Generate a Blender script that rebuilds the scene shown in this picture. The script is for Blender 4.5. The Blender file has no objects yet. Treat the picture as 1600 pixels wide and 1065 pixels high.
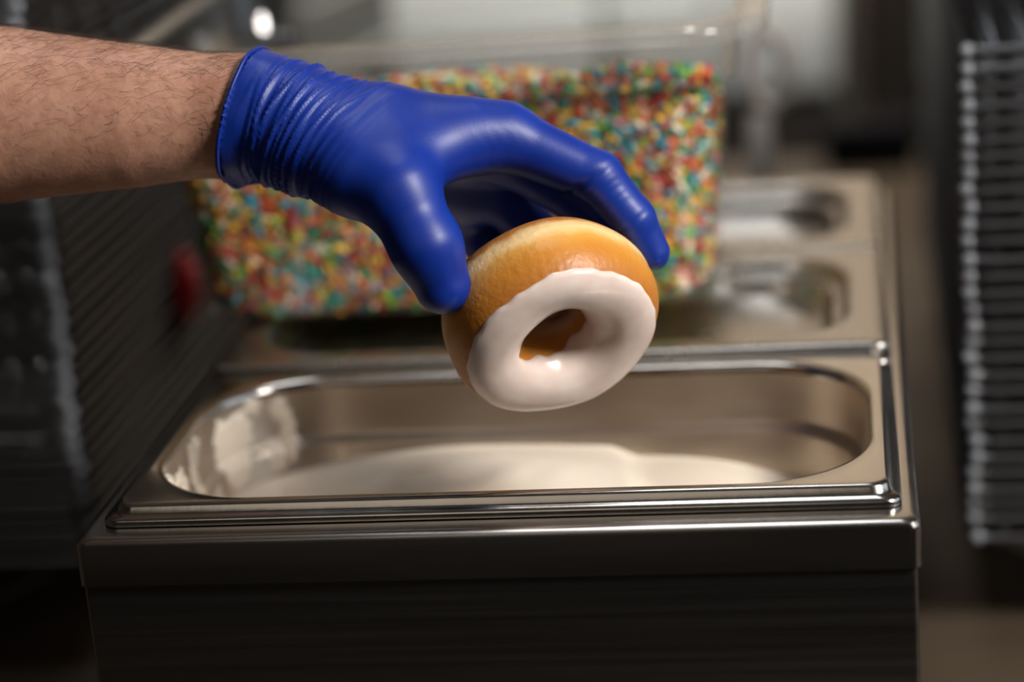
import bpy, bmesh, math, random
import numpy as np
from mathutils import Vector, Matrix
random.seed(7); RNG = np.random.default_rng(11)
S = bpy.context.scene
C = S.collection

# ------------------------------------------------------------------ camera
cam_d = bpy.data.cameras.new('camera'); cam = bpy.data.objects.new('camera', cam_d); C.objects.link(cam)
cam_d.sensor_width = 36.0; cam_d.lens = 83.779; cam_d.clip_start = 0.02
RIGHT, UP, BACK = [Vector(v) for v in ((0.988620, 0.128358, -0.078449), (0.036576, 0.300743, 0.953004), (0.145918, -0.945028, 0.292626))]
cam.matrix_world = Matrix(((RIGHT.x, UP.x, BACK.x, 0), (RIGHT.y, UP.y, BACK.y, 0), (RIGHT.z, UP.z, BACK.z, 0), (0, 0, 0, 1)))
cam.location = (0.31247, -0.88068, 0.33849)
cam_d.dof.use_dof = True; cam_d.dof.focus_distance = 0.965; cam_d.dof.aperture_fstop = 2.9
S.camera = cam

# ------------------------------------------------------------------ world, lamps, exposure
wd = bpy.data.worlds.new('world'); S.world = wd; wd.use_nodes = True
bg = wd.node_tree.nodes['Background']; bg.inputs[0].default_value = (0.9, 0.8, 0.7, 1); bg.inputs[1].default_value = 0.03
def area(name, loc, target, size, power, col):
    l = bpy.data.lights.new(name, 'AREA'); l.shape = 'DISK'; l.size = size; l.energy = power; l.color = col
    o = bpy.data.objects.new(name, l); C.objects.link(o); o.location = loc
    o.rotation_euler = (Vector(target) - Vector(loc)).to_track_quat('-Z', 'Y').to_euler()
    return o
area('key_lamp', (1.12, -0.42, 0.84), (0.18, 0.1, 0.05), 0.36, 25, (1.0, 0.96, 0.90))
area('front_fill', (-0.2, -2.0, 1.2), (0.15, 0.1, 0.0), 1.3, 2.2, (1.0, 0.86, 0.72))  # added fill from the camera side, lifts the shaded fronts
area('back_wall_fill', (0.30, 1.45, 1.25), (0.28, 2.4, 0.45), 0.6, 46, (1.0, 0.95, 0.86))  # unseen light added to brighten the back wall and freezer
area('overhead_lamp', (0.12, 0.50, 1.55), (0.12, 0.45, 0.0), 0.6, 5, (0.95, 0.97, 1.0))
S.view_settings.view_transform = 'Standard'; S.view_settings.look = 'None'
S.view_settings.exposure = 0.0; S.view_settings.gamma = 1.0; S.view_settings.use_curve_mapping = False
try: S.cycles.transparent_max_bounces = 24
except Exception: pass

# ------------------------------------------------------------------ materials
def mat(name):
    m = bpy.data.materials.new(name); m.use_nodes = True
    return m, m.node_tree, m.node_tree.nodes['Principled BSDF']
def simple(name, col, rough=0.5, metal=0.0, **kw):
    m, t, b = mat(name)
    b.inputs['Base Color'].default_value = (*col, 1); b.inputs['Roughness'].default_value = rough; b.inputs['Metallic'].default_value = metal
    for k, v in kw.items(): b.inputs[k.replace('_', ' ')].default_value = v
    return m
def noise_col(t, b, c1, c2, scale, detail=4, lo=0.35, hi=0.65, coord='Object', vec_scale=None):
    tc = t.nodes.new('ShaderNodeTexCoord'); nz = t.nodes.new('ShaderNodeTexNoise'); rp = t.nodes.new('ShaderNodeValToRGB')
    nz.inputs['Scale'].default_value = scale; nz.inputs['Detail'].default_value = detail
    src = tc.outputs[coord]
    if vec_scale:
        mp = t.nodes.new('ShaderNodeMapping'); mp.inputs['Scale'].default_value = vec_scale
        t.links.new(src, mp.inputs['Vector']); src = mp.outputs['Vector']
    t.links.new(src, nz.inputs['Vector']); t.links.new(nz.outputs['Fac'], rp.inputs['Fac'])
    rp.color_ramp.elements[0].position = lo; rp.color_ramp.elements[0].color = (*c1, 1)
    rp.color_ramp.elements[1].position = hi; rp.color_ramp.elements[1].color = (*c2, 1)
    if b: t.links.new(rp.outputs['Color'], b.inputs['Base Color'])
    return nz, rp, tc
def bump(t, b, scale, strength, dist=0.001, coord='Object', detail=3, vec_scale=None):
    tc = t.nodes.new('ShaderNodeTexCoord'); nz = t.nodes.new('ShaderNodeTexNoise'); bp = t.nodes.new('ShaderNodeBump')
    nz.inputs['Scale'].default_value = scale; nz.inputs['Detail'].default_value = detail
    bp.inputs['Strength'].default_value = strength; bp.inputs['Distance'].default_value = dist
    src = tc.outputs[coord]
    if vec_scale:
        mp = t.nodes.new('ShaderNodeMapping'); mp.inputs['Scale'].default_value = vec_scale
        t.links.new(src, mp.inputs['Vector']); src = mp.outputs['Vector']
    t.links.new(src, nz.inputs['Vector']); t.links.new(nz.outputs['Fac'], bp.inputs['Height'])
    t.links.new(bp.outputs['Normal'], b.inputs['Normal'])
def steel(name, col, rough, brush=(1, 1, 1), bstr=0.12, scratch=True):
    m, t, b = mat(name)
    b.inputs['Metallic'].default_value = 1.0
    nz, rp, tc = noise_col(t, b, tuple(c * 0.86 for c in col), col, 60, 5, 0.3, 0.7, vec_scale=brush)
    mr = t.nodes.new('ShaderNodeMapRange'); mr.inputs['To Min'].default_value = rough * 0.8; mr.inputs['To Max'].default_value = rough * 1.25
    t.links.new(nz.outputs['Fac'], mr.inputs['Value']); t.links.new(mr.outputs['Result'], b.inputs['Roughness'])
    bump(t, b, 220, bstr, 0.0004, vec_scale=brush)
    return m
M = {}
M['steel_rim'] = steel('steel_rim', (0.60, 0.57, 0.53), 0.17, (1, 0.25, 1), 0.10)
M['steel_pan'] = steel('steel_pan', (0.58, 0.49, 0.40), 0.36, (0.3, 1, 1), 0.10)
M['steel_lid'] = steel('steel_lid', (0.52, 0.50, 0.47), 0.25, (1, 1, 1), 0.06)
M['steel_body'] = steel('steel_body', (0.30, 0.285, 0.27), 0.30, (0.08, 1, 5), 0.05)
M['steel_frame'] = steel('steel_frame', (0.52, 0.49, 0.46), 0.22, (0.1, 1, 2), 0.08)
M['wire'] = simple('rack_wire', (0.22, 0.225, 0.24), 0.30, 1.0, Specular_Tint=(0.12, 0.12, 0.12, 1))
M['table'], t, b = mat('brown_table'); noise_col(t, b, (0.050, 0.034, 0.022), (0.070, 0.050, 0.033), 9, 4); b.inputs['Roughness'].default_value = 0.6; b.inputs['Specular IOR Level'].default_value = 0.2
M['dark'] = simple('dark_brown', (0.008, 0.0055, 0.004), 0.6, Specular_IOR_Level=0.15)
M['black'] = simple('black_plastic', (0.003, 0.003, 0.004), 0.7, Specular_IOR_Level=0.08)
M['white_enamel'], t, b = mat('white_enamel'); noise_col(t, b, (0.80, 0.83, 0.82), (0.86, 0.88, 0.86), 3); b.inputs['Roughness'].default_value = 0.35
M['grey_plastic'] = simple('grey_plastic', (0.26, 0.27, 0.26), 0.45)
M['pale_plastic'] = simple('pale_plastic', (0.34, 0.31, 0.29), 0.4)
M['red_plastic'] = simple('red_plastic', (0.45, 0.006, 0.012), 0.35)
M['dark_wall'], t, b = mat('dark_wall'); noise_col(t, b, (0.045, 0.036, 0.028), (0.06, 0.048, 0.038), 2); b.inputs['Roughness'].default_value = 0.8
M['wall'], t, b = mat('warm_wall'); noise_col(t, b, (0.27, 0.215, 0.165), (0.33, 0.265, 0.205), 2); b.inputs['Roughness'].default_value = 0.8
M['floor'] = simple('dark_floor', (0.035, 0.03, 0.027), 0.6)
M['ceiling'] = simple('ceiling_paint', (0.22, 0.20, 0.18), 0.8)

# skin
M['skin'], t, b = mat('skin')
nz, rp, tc = noise_col(t, None, (0.42, 0.205, 0.135), (0.52, 0.285, 0.195), 22, 5, 0.30, 0.70)
n2 = t.nodes.new('ShaderNodeTexNoise'); n2.inputs['Scale'].default_value = 240; n2.inputs['Detail'].default_value = 4
t.links.new(tc.outputs['Object'], n2.inputs['Vector'])
r2 = t.nodes.new('ShaderNodeValToRGB'); r2.color_ramp.elements[0].position = 0.35; r2.color_ramp.elements[0].color = (0.78, 0.70, 0.68, 1)
r2.color_ramp.elements[1].position = 0.62; r2.color_ramp.elements[1].color = (1, 1, 1, 1)
t.links.new(n2.outputs['Fac'], r2.inputs['Fac'])
mx = t.nodes.new('ShaderNodeMixRGB'); mx.blend_type = 'MULTIPLY'; mx.inputs['Fac'].default_value = 0.7
t.links.new(rp.outputs['Color'], mx.inputs['Color1']); t.links.new(r2.outputs['Color'], mx.inputs['Color2'])
t.links.new(mx.outputs['Color'], b.inputs['Base Color'])
b.inputs['Roughness'].default_value = 0.5
b.inputs['Subsurface Weight'].default_value = 0.25; b.inputs['Subsurface Radius'].default_value = (1.0, 0.35, 0.2); b.inputs['Subsurface Scale'].default_value = 0.003
bump(t, b, 520, 0.25, 0.0006, detail=5)
M['hair'] = simple('arm_hair', (0.05, 0.022, 0.012), 0.5)
M['mole'] = simple('mole', (0.09, 0.035, 0.02), 0.6)
# nitrile
M['glove'], t, b = mat('blue_nitrile')
noise_col(t, b, (0.002, 0.021, 0.22), (0.003, 0.028, 0.265), 40)
b.inputs['Roughness'].default_value = 0.44; b.inputs['Specular IOR Level'].default_value = 0.42
bump(t, b, 900, 0.10, 0.0004, detail=4)
# dough : pale ring round the middle, golden crust above and below
M['dough'], t, b = mat('fried_dough')
tc = t.nodes.new('ShaderNodeTexCoord'); sp = t.nodes.new('ShaderNodeSeparateXYZ'); t.links.new(tc.outputs['Object'], sp.inputs['Vector'])
nz = t.nodes.new('ShaderNodeTexNoise'); nz.inputs['Scale'].default_value = 75; nz.inputs['Detail'].default_value = 5; t.links.new(tc.outputs['Object'], nz.inputs['Vector'])
ma = t.nodes.new('ShaderNodeMath'); ma.operation = 'MULTIPLY_ADD'; ma.inputs[1].default_value = 0.009; t.links.new(nz.outputs['Fac'], ma.inputs[0]); t.links.new(sp.outputs['Z'], ma.inputs[2])
mr = t.nodes.new('ShaderNodeMapRange'); mr.inputs['From Min'].default_value = -0.013; mr.inputs['From Max'].default_value = 0.025; t.links.new(ma.outputs[0], mr.inputs['Value'])
rp = t.nodes.new('ShaderNodeValToRGB'); cr = rp.color_ramp
cr.elements[0].position = 0.0; cr.elements[0].color = (0.40, 0.13, 0.018, 1)
cr.elements[1].position = 1.0; cr.elements[1].color = (0.40, 0.13, 0.018, 1)
for pos, c in ((0.18, (0.46, 0.18, 0.035)), (0.26, (0.76, 0.50, 0.22)), (0.36, (0.80, 0.55, 0.25)), (0.47, (0.68, 0.33, 0.055)), (0.66, (0.56, 0.22, 0.026))):
    e = cr.elements.new(pos); e.color = (*c, 1)
t.links.new(mr.outputs['Result'], rp.inputs['Fac']); t.links.new(rp.outputs['Color'], b.inputs['Base Color'])
b.inputs['Roughness'].default_value = 0.42; b.inputs['Subsurface Weight'].default_value = 0.2
b.inputs['Subsurface Radius'].default_value = (1, 0.5, 0.15); b.inputs['Subsurface Scale'].default_value = 0.003
bump(t, b, 330, 0.5, 0.0009, detail=6)
# icing
M['glaze'], t, b = mat('white_glaze')
noise_col(t, b, (0.71, 0.57, 0.51), (0.78, 0.66, 0.60), 70, 3)
b.inputs['Roughness'].default_value = 0.22; b.inputs['Subsurface Weight'].default_value = 0.5
b.inputs['Subsurface Radius'].default_value = (1, 0.65, 0.45); b.inputs['Subsurface Scale'].default_value = 0.003
bump(t, b, 55, 0.10, 0.002)
M['icing'], t, b = mat('white_icing')
noise_col(t, b, (0.74, 0.63, 0.52), (0.80, 0.71, 0.60), 18, 3)
b.inputs['Roughness'].default_value = 0.30; b.inputs['Subsurface Weight'].default_value = 0.4
b.inputs['Subsurface Radius'].default_value = (1, 0.8, 0.6); b.inputs['Subsurface Scale'].default_value = 0.004
bump(t, b, 60, 0.12, 0.002)
# sprinkles: colour per sprinkle stored on the faces
M['sprinkle'], t, b = mat('sprinkles')
at = t.nodes.new('ShaderNodeAttribute'); at.attribute_name = 'sprinkle_colour'; t.links.new(at.outputs['Color'], b.inputs['Base Color'])
b.inputs['Roughness'].default_value = 0.35
# clear plastic: see-through with fresnel shine and a little milkiness
def clear(name, tint, milk):
    m = bpy.data.materials.new(name); m.use_nodes = True; t = m.node_tree; t.nodes.clear()
    o = t.nodes.new('ShaderNodeOutputMaterial'); tr = t.nodes.new('ShaderNodeBsdfTransparent'); tr.inputs[0].default_value = (*tint, 1)
    gl = t.nodes.new('ShaderNodeBsdfGlossy'); gl.inputs['Roughness'].default_value = 0.06; gl.inputs[0].default_value = (0.9, 0.9, 0.9, 1)
    df = t.nodes.new('ShaderNodeBsdfTranslucent'); df.inputs[0].default_value = (0.8, 0.78, 0.74, 1)
    d2 = t.nodes.new('ShaderNodeBsdfDiffuse'); d2.inputs[0].default_value = (0.8, 0.78, 0.74, 1)
    fr = t.nodes.new('ShaderNodeFresnel'); ge = t.nodes.new('ShaderNodeNewGeometry')
    io = t.nodes.new('ShaderNodeMapRange'); io.inputs['To Min'].default_value = 1.45; io.inputs['To Max'].default_value = 1 / 1.45   # thin sheet: the same shine on both faces
    t.links.new(ge.outputs['Backfacing'], io.inputs['Value']); t.links.new(io.outputs['Result'], fr.inputs[0])
    mm = t.nodes.new('ShaderNodeMixShader'); t.links.new(df.outputs[0], mm.inputs[1]); t.links.new(d2.outputs[0], mm.inputs[2])
    m1 = t.nodes.new('ShaderNodeMixShader'); m1.inputs[0].default_value = milk; t.links.new(tr.outputs[0], m1.inputs[1]); t.links.new(mm.outputs[0], m1.inputs[2])
    m2 = t.nodes.new('ShaderNodeMixShader'); t.links.new(fr.outputs[0], m2.inputs[0]); t.links.new(m1.outputs[0], m2.inputs[1]); t.links.new(gl.outputs[0], m2.inputs[2])
    t.links.new(m2.outputs[0], o.inputs[0]); return m
M['clear'] = clear('clear_plastic', (0.98, 0.98, 0.975), 0.007)
M['clear_rim'] = clear('clear_plastic_rim', (0.93, 0.92, 0.91), 0.14)

# ------------------------------------------------------------------ mesh helpers
def link(name, me, m, parent=None, smooth=True):
    o = bpy.data.objects.new(name, me); C.objects.link(o)
    if m: me.materials.append(m)
    if smooth: me.polygons.foreach_set('use_smooth', [True] * len(me.polygons))
    if parent: o.parent = parent
    return o
def mesh(name, V, F):
    me = bpy.data.meshes.new(name); me.from_pydata([tuple(v) for v in V], [], [tuple(f) for f in F]); me.update(); return me
def tag(o, label=None, cat=None, group=None, kind=None):
    if label: o['label'] = label
    if cat: o['category'] = cat
    if group: o['group'] = group
    if kind: o['kind'] = kind
    return o
def empty(name, loc=(0, 0, 0), rz=0):
    o = bpy.data.objects.new(name, None); o.empty_display_size = 0.02; C.objects.link(o); o.location = loc; o.rotation_euler.z = rz; return o
def rr(x0, x1, y0, y1, r, z, n=10):
    r = max(min(r, (x1 - x0) / 2 - 1e-5, (y1 - y0) / 2 - 1e-5), 1e-5); P = []
    for cx, cy, a0 in ((x1 - r, y0 + r, -90), (x1 - r, y1 - r, 0), (x0 + r, y1 - r, 90), (x0 + r, y0 + r, 180)):
        for i in range(n + 1):
            a = math.radians(a0 + 90 * i / n); P.append((cx + r * math.cos(a), cy + r * math.sin(a), z))
    return P
def loft(loops, cap_start=False, cap_end=False, closed=False):
    n = len(loops[0]); V = [p for l in loops for p in l]; F = []
    m = len(loops)
    for k in range(m if closed else m - 1):
        a = k * n; bb = ((k + 1) % m) * n
        for i in range(n):
            j = (i + 1) % n; F.append((a + i, a + j, bb + j, bb + i))
    if cap_start: F.append(tuple(range(n))[::-1])
    if cap_end: F.append(tuple(range((m - 1) * n, m * n)))
    return V, F
def rect_profile(x0, x1, y0, y1, prof, n=10):           # prof: (inset, z, corner radius)
    return [rr(x0 + i, x1 - i, y0 + i, y1 - i, r, z, n) for i, z, r in prof]
def tube(pts, r, sides=8, closed=False, caps=True):
    pts = [Vector(p) for p in pts]; n = len(pts); rs = r if isinstance(r, (list, tuple)) else [r] * n
    loops = []; up = None
    for i in range(n):
        a = pts[(i - 1) % n] if (closed or i > 0) else pts[i]; bb = pts[(i + 1) % n] if (closed or i < n - 1) else pts[i]
        d = (bb - a).normalized()
        if up is None:
            up = Vector((0, 0, 1)) if abs(d.z) < 0.9 else Vector((1, 0, 0))
        s = d.cross(up).normalized(); up = s.cross(d).normalized()
        loops.append([tuple(pts[i] + (s * math.cos(2 * math.pi * k / sides) + up * math.sin(2 * math.pi * k / sides)) * rs[i]) for k in range(sides)])
    return loft(loops, caps and not closed, caps and not closed, closed)
def join(parts):
    V, F = [], []
    for v, f in parts:
        o = len(V); V += list(v); F += [tuple(i + o for i in q) for q in f]
    return V, F
def box(x0, x1, y0, y1, z0, z1, bev=0.004, r=0.004):
    return loft(rect_profile(x0, x1, y0, y1, [(bev, z0, r), (0, z0 + bev, r), (0, z1 - bev, r), (bev * 0.3, z1 - bev * 0.3, r), (bev, z1, r)], 4), True, True)
def fix_normals(me):
    bm = bmesh.new(); bm.from_mesh(me); bmesh.ops.recalc_face_normals(bm, faces=bm.faces); bm.to_mesh(me); bm.free()
def build(name, VF, m, parent=None, smooth=True, recalc=True):
    me = mesh(name, *VF)
    if recalc: fix_normals(me)
    return link(name, me, m, parent, smooth)
def auto_smooth(o, ang=35):
    me = o.data
    bm = bmesh.new(); bm.from_mesh(me)
    for e in bm.edges:
        if len(e.link_faces) == 2 and e.calc_face_angle(0) > math.radians(ang): e.smooth = False
    bm.to_mesh(me); bm.free()

# ------------------------------------------------------------------ the room
TZ = -0.205                                              # worktop height
FZ = TZ - 0.87
def plane_struct(name, V, m):
    o = build(name, (V, [(0, 1, 2, 3)]), m, None, False, False); tag(o, kind='structure'); return o
X0, X1, Y0, Y1, CZ = -2.0, 2.2, -2.6, 2.75, 1.85
plane_struct('floor', [(X0, Y0, FZ), (X1, Y0, FZ), (X1, Y1, FZ), (X0, Y1, FZ)], M['floor'])
plane_struct('ceiling', [(X0, Y0, CZ), (X0, Y1, CZ), (X1, Y1, CZ), (X1, Y0, CZ)], M['ceiling'])
plane_struct('wall_back', [(X0, Y1, FZ), (X1, Y1, FZ), (X1, Y1, CZ), (X0, Y1, CZ)], M['wall'])
plane_struct('wall_left', [(X0, Y0, FZ), (X0, Y1, FZ), (X0, Y1, CZ), (X0, Y0, CZ)], M['dark_wall'])
plane_struct('wall_right', [(X1, Y0, FZ), (X1, Y0, CZ), (X1, Y1, CZ), (X1, Y1, FZ)], M['dark_wall'])
plane_struct('wall_front', [(X0, Y0, FZ), (X0, Y0, CZ), (X1, Y0, CZ), (X1, Y0, FZ)], M['dark_wall'])

# daylight window in the right wall
WY0, WY1, WZ0, WZ1 = -0.9, 0.9, 0.15, 1.35
mw, t, b = mat('daylight_pane'); b.inputs['Emission Color'].default_value = (0.80, 0.90, 1.0, 1); b.inputs['Emission Strength'].default_value = 0.9; b.inputs['Base Color'].default_value = (0.5, 0.55, 0.6, 1)
wn = build('window_1', join([box(X1 - 0.05, X1 - 0.005, WY0 - 0.06, WY0, WZ0 - 0.06, WZ1 + 0.06), box(X1 - 0.05, X1 - 0.005, WY1, WY1 + 0.06, WZ0 - 0.06, WZ1 + 0.06), box(X1 - 0.05, X1 - 0.005, WY0, WY1, WZ1, WZ1 + 0.06), box(X1 - 0.06, X1 - 0.005, WY0, WY1, WZ0 - 0.06, WZ0)]), M['white_enamel']); tag(wn, kind='structure')
for k in range(2):
    ya = WY0 + 0.9 * k
    build('pane', ([(X1 - 0.02, ya + 0.01, WZ0), (X1 - 0.02, ya + 0.89, WZ0), (X1 - 0.02, ya + 0.89, WZ1), (X1 - 0.02, ya + 0.01, WZ1)], [(0, 3, 2, 1)]), mw, wn, False, False)

# worktable
tb = empty('worktable', (0.1, 0.55, FZ)); tag(tb, 'brown worktable carrying the steel warmer and both wire rack stacks', 'table')
def part(name, VF, m, parent, **k):
    o = build(name, VF, m, parent, **k); o.matrix_parent_inverse = Matrix.Translation(-Vector(parent.location)) if parent.rotation_euler.z == 0 else o.matrix_parent_inverse
    return o
part('tabletop', box(-0.75, 1.0, -0.12, 1.46, TZ - 0.035, TZ, 0.004, 0.01), M['table'], tb)
for lx in (-0.70, 0.95):
    for ly in (-0.06, 1.40):
        part('leg', box(lx - 0.02, lx + 0.02, ly - 0.02, ly + 0.02, FZ, TZ - 0.036, 0.003, 0.004), M['steel_body'], tb)

# ------------------------------------------------------------------ bain-marie
BX0, BX1, BY0, BY1 = -0.0085, 0.3315, -0.0135, 0.520
bmr = empty('food_warmer', (0.16, 0.25, TZ)); tag(bmr, 'long stainless steel food warmer holding three pans, icing in front', 'food warmer')
FT = -0.0085                                              # top of the frame
frame_prof = [(0.0015, -0.0290, 0.004), (0.0, -0.0285, 0.0045), (0.0, -0.0115, 0.0045), (0.0006, -0.0098, 0.005), (0.0018, -0.0088, 0.006), (0.0035, FT, 0.006), (0.0062, FT, 0.006)]
V, F = loft(rect_profile(BX0, BX1, BY0, BY1, frame_prof + [(0.013, FT, 0.012), (0.0135, -0.010, 0.012), (0.0135, -0.03, 0.012)], 6))
auto_smooth(part('top_frame', (V, F), M['steel_frame'], bmr), 28)
part('body', loft(rect_profile(BX0 + 0.0015, BX1 - 0.0015, BY0 + 0.0015, BY1 - 0.0015, [(0.0, -0.0288, 0.0025), (0.0, TZ + 0.016, 0.0025), (0.002, TZ + 0.014, 0.0025)], 5), False, True), M['steel_body'], bmr)
for fx in (BX0 + 0.03, BX1 - 0.03):
    for fy in (BY0 + 0.03, BY1 - 0.03):
        part('foot', tube([(fx, fy, TZ), (fx, fy, TZ + 0.003), (fx, fy, TZ + 0.0139)], [0.012, 0.014, 0.014], 14), M['black'], bmr)

# pans
PANS = [(0.0, 0.1755), (0.1765, 0.3455), (0.3465, 0.5065)]
def pan_profile(depth):
    return [(0.0, -0.0080, 0.0065), (0.0, -0.0060, 0.0065), (0.0007, -0.0048, 0.007), (0.0028, -0.0044, 0.007), (0.0038, -0.0036, 0.008), (0.0044, -0.0012, 0.008),
            (0.0052, -0.0002, 0.008), (0.0062, 0.0, 0.010), (0.0085, 0.0, 0.036), (0.0098, -0.0001, 0.050), (0.0110, -0.0007, 0.052), (0.0118, -0.0022, 0.052), (0.0120, -0.0045, 0.052),
            (0.0142, -0.0255, 0.051), (0.0150, -0.0275, 0.050), (0.0172, -0.0295, 0.049), (0.0182, -0.0318, 0.048), (0.0230, depth + 0.012, 0.045), (0.0260, depth + 0.004, 0.042),
            (0.0340, depth, 0.036), (0.06, depth - 0.0002, 0.02)]
labels = ['open stainless steel pan of white icing at front of the warmer', 'stainless steel pan under the middle lid of the warmer', 'stainless steel pan under the rearmost lid of the warmer']
for k, (a, bq) in enumerate(PANS):
    o = build('food_pan', loft(rect_profile(0.0, 0.325, a, bq, pan_profile(-0.10), 14), False, True), M['steel_rim'])
    o.data.materials.append(M['steel_pan'])
    for pl in o.data.polygons: pl.material_index = 1 if pl.center.z < -0.0034 and pl.center.x > 0.010 and pl.center.x < 0.315 and a + 0.010 < pl.center.y < bq - 0.010 else 0
    tag(o, labels[k], 'pan', 'pans set in the warmer'); auto_smooth(o, 50)
# lids with a sunken middle
for k, lab in ((1, 'stainless steel lid with sunken panel just behind the open pan'), (2, 'rearmost stainless steel lid, partly under the sprinkle tub')):
    a, bq = PANS[k]
    prof = [(0.0012, -0.0028, 0.006), (0.0008, 0.0012, 0.006), (0.0014, 0.0024, 0.007), (0.0028, 0.0030, 0.008), (0.0100, 0.0030, 0.012), (0.0165, 0.0030, 0.034), (0.0185, 0.0026, 0.036), (0.0195, 0.0014, 0.037),
            (0.0212, -0.0030, 0.037), (0.0225, -0.0042, 0.037), (0.0262, -0.0046, 0.036), (0.0275, -0.0056, 0.036), (0.0295, -0.0120, 0.036), (0.0315, -0.0136, 0.035), (0.036, -0.0140, 0.033), (0.07, -0.0140, 0.012)]
    lo = build('pan_lid', loft(rect_profile(0.0, 0.325, a, bq, prof, 14), False, True), M['steel_lid']); auto_smooth(lo, 60)
    tag(lo, lab, 'lid', 'lids on the warmer')
    lo.location.z = 0.0005
    yc = (a + bq) / 2
    h = build('handle', tube([(0.135, yc, -0.0135), (0.135, yc, -0.004), (0.139, yc, -0.001), (0.186, yc, -0.001), (0.19, yc, -0.004), (0.19, yc, -0.0135)], 0.003, 8), M['steel_lid'], lo)

# ------------------------------------------------------------------ icing in the front pan
def smooth01(x): x = min(max(x, 0), 1); return x * x * (3 - 2 * x)
def ice_h(x, y):
    z = -0.0455
    m = math.exp(-((x - 0.142) / 0.10) ** 2 - ((y - 0.125) / 0.06) ** 2)
    z += 0.0150 * m
    # right flank of the mound falls to a lower fold
    z -= 0.0045 * smooth01((x - 0.195 - 0.25 * (0.15 - y)) / 0.014)
    z += 0.0040 * math.exp(-((x - 0.235) / 0.025) ** 2 - ((y - 0.13) / 0.03) ** 2)
    z -= 0.004 * smooth01((x - 0.245) / 0.05)
    z -= 0.002 * smooth01((0.075 - x) / 0.05)
    z += 0.0012 * math.sin(95 * x + 60 * y + 2 * math.sin(40 * y)) * smooth01((0.135 - y) / 0.03) * m
    z += 0.0010 * math.sin(210 * x - 90 * y + 1.5 * math.sin(70 * x)) * math.exp(-((x - 0.125) / 0.035) ** 2 - ((y - 0.113) / 0.012) ** 2)
    z += 0.0005 * math.sin(60 * x + 130 * y)
    return z
loops = []
cx, cy = 0.1625, 0.088
base = rr(0.0187, 0.3063, 0.0187, 0.1568, 0.046, 0, 26)
base2 = []
for i in range(len(base)):                                 # resample long edges
    p, q = Vector(base[i]), Vector(base[(i + 1) % len(base)]); k = max(1, int((q - p).length / 0.004))
    base2 += [p.lerp(q, j / k) for j in range(k)]
NR = 46
for s in range(NR, 0, -1):
    fct = s / NR; l = []
    for p in base2:
        x = cx + (p.x - cx) * fct; y = cy + (p.y - cy) * fct
        l.append((x, y, ice_h(x, y) + (0.0012 if s == NR else 0)))
    loops.append(l)
V, F = loft(loops, False, True)
ic = build('icing', (V, F), M['icing']); tag(ic, 'thick white icing mounded in the open front pan', 'icing')

def wall_point(side, s, z):
    """a point on the pan's inner wall: s runs along the opening's outline (fraction), z height; returns point and inward normal"""
    ins = 0.0120 + (0.0142 - 0.0120) * (-z / 0.0255) if z > -0.0255 else 0.0182 + 0.005 * (-(z + 0.032) / 0.055)
    L = rr(ins, 0.325 - ins, ins, 0.1755 - ins, 0.051, z, 40)
    return L
def smear(name, centers, thick=0.0016):
    """a blob of icing stuck to the wall: union of discs in (outline length, z) space, swelling towards the middle"""
    # outline in metres, starting at the front right corner going counter-clockwise
    L0 = [Vector(p) for p in rr(0.013, 0.312, 0.013, 0.1625, 0.051, 0, 40)]
    cum = [0.0]
    for i in range(len(L0)): cum.append(cum[-1] + (L0[(i + 1) % len(L0)] - L0[i]).length)
    tot = cum[-1]
    def at(s, z, off):
        ins = 0.0120 + 0.0022 * (-z / 0.0255) if z > -0.026 else 0.0155 + 0.0027 * min(1, (-z - 0.026) / 0.006) + 0.05 * max(0, -z - 0.032) * 0.09
        s = s % tot; k = 0
        lo, hi = 0, len(cum) - 1
        while hi - lo > 1:
            mid = (lo + hi) // 2
            if cum[mid] <= s: lo = mid
            else: hi = mid
        a, b2 = L0[lo % len(L0)], L0[(lo + 1) % len(L0)]; p = a.lerp(b2, (s - cum[lo]) / max(1e-9, cum[lo + 1] - cum[lo]))
        d = (b2 - a).normalized() if (b2 - a).length > 1e-9 else Vector((1, 0, 0)); nrm = Vector((-d.y, d.x, 0))
        return p + nrm * ((ins - 0.013) + off) + Vector((0, 0, z))
    s0 = min(c[0] - c[2] for c in centers) - 0.002; s1 = max(c[0] + c[2] for c in centers) + 0.002
    z0 = min(c[1] - c[3] for c in centers) - 0.002; z1 = min(-0.003, max(c[1] + c[3] for c in centers) + 0.002)
    st = 0.0009; ns = int((s1 - s0) / st); nzz = int((z1 - z0) / st)
    H = {}
    for i in range(ns + 1):
        for j in range(nzz + 1):
            s = s0 + (s1 - s0) * i / ns; z = z0 + (z1 - z0) * j / nzz
            w = 0.0016 * math.sin(s * 700 + 3 * math.sin(z * 500)) + 0.0012 * math.sin(z * 900 + s * 300)
            f = max(1 - math.hypot((s - c[0]) / c[2], (z - c[1]) / c[3]) + w / min(c[2], c[3]) * 0.35 for c in centers)
            if f > 0: H[(i, j)] = at(s, z, thick * min(1, f * 2.2) ** 0.5 + 0.0001 * math.sin(s * 2000)) 
            elif f > -0.4: H[(i, j)] = at(s, z, -0.0004)
    idx = {}; V = []; F = []
    for k, v in H.items(): idx[k] = len(V); V.append(tuple(v))
    for (i, j) in H:
        q = [(i, j), (i + 1, j), (i + 1, j + 1), (i, j + 1)]
        if all(k in H for k in q): F.append(tuple(idx[k] for k in q))
    return build(name, (V, F), M['icing'], ic)
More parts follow.
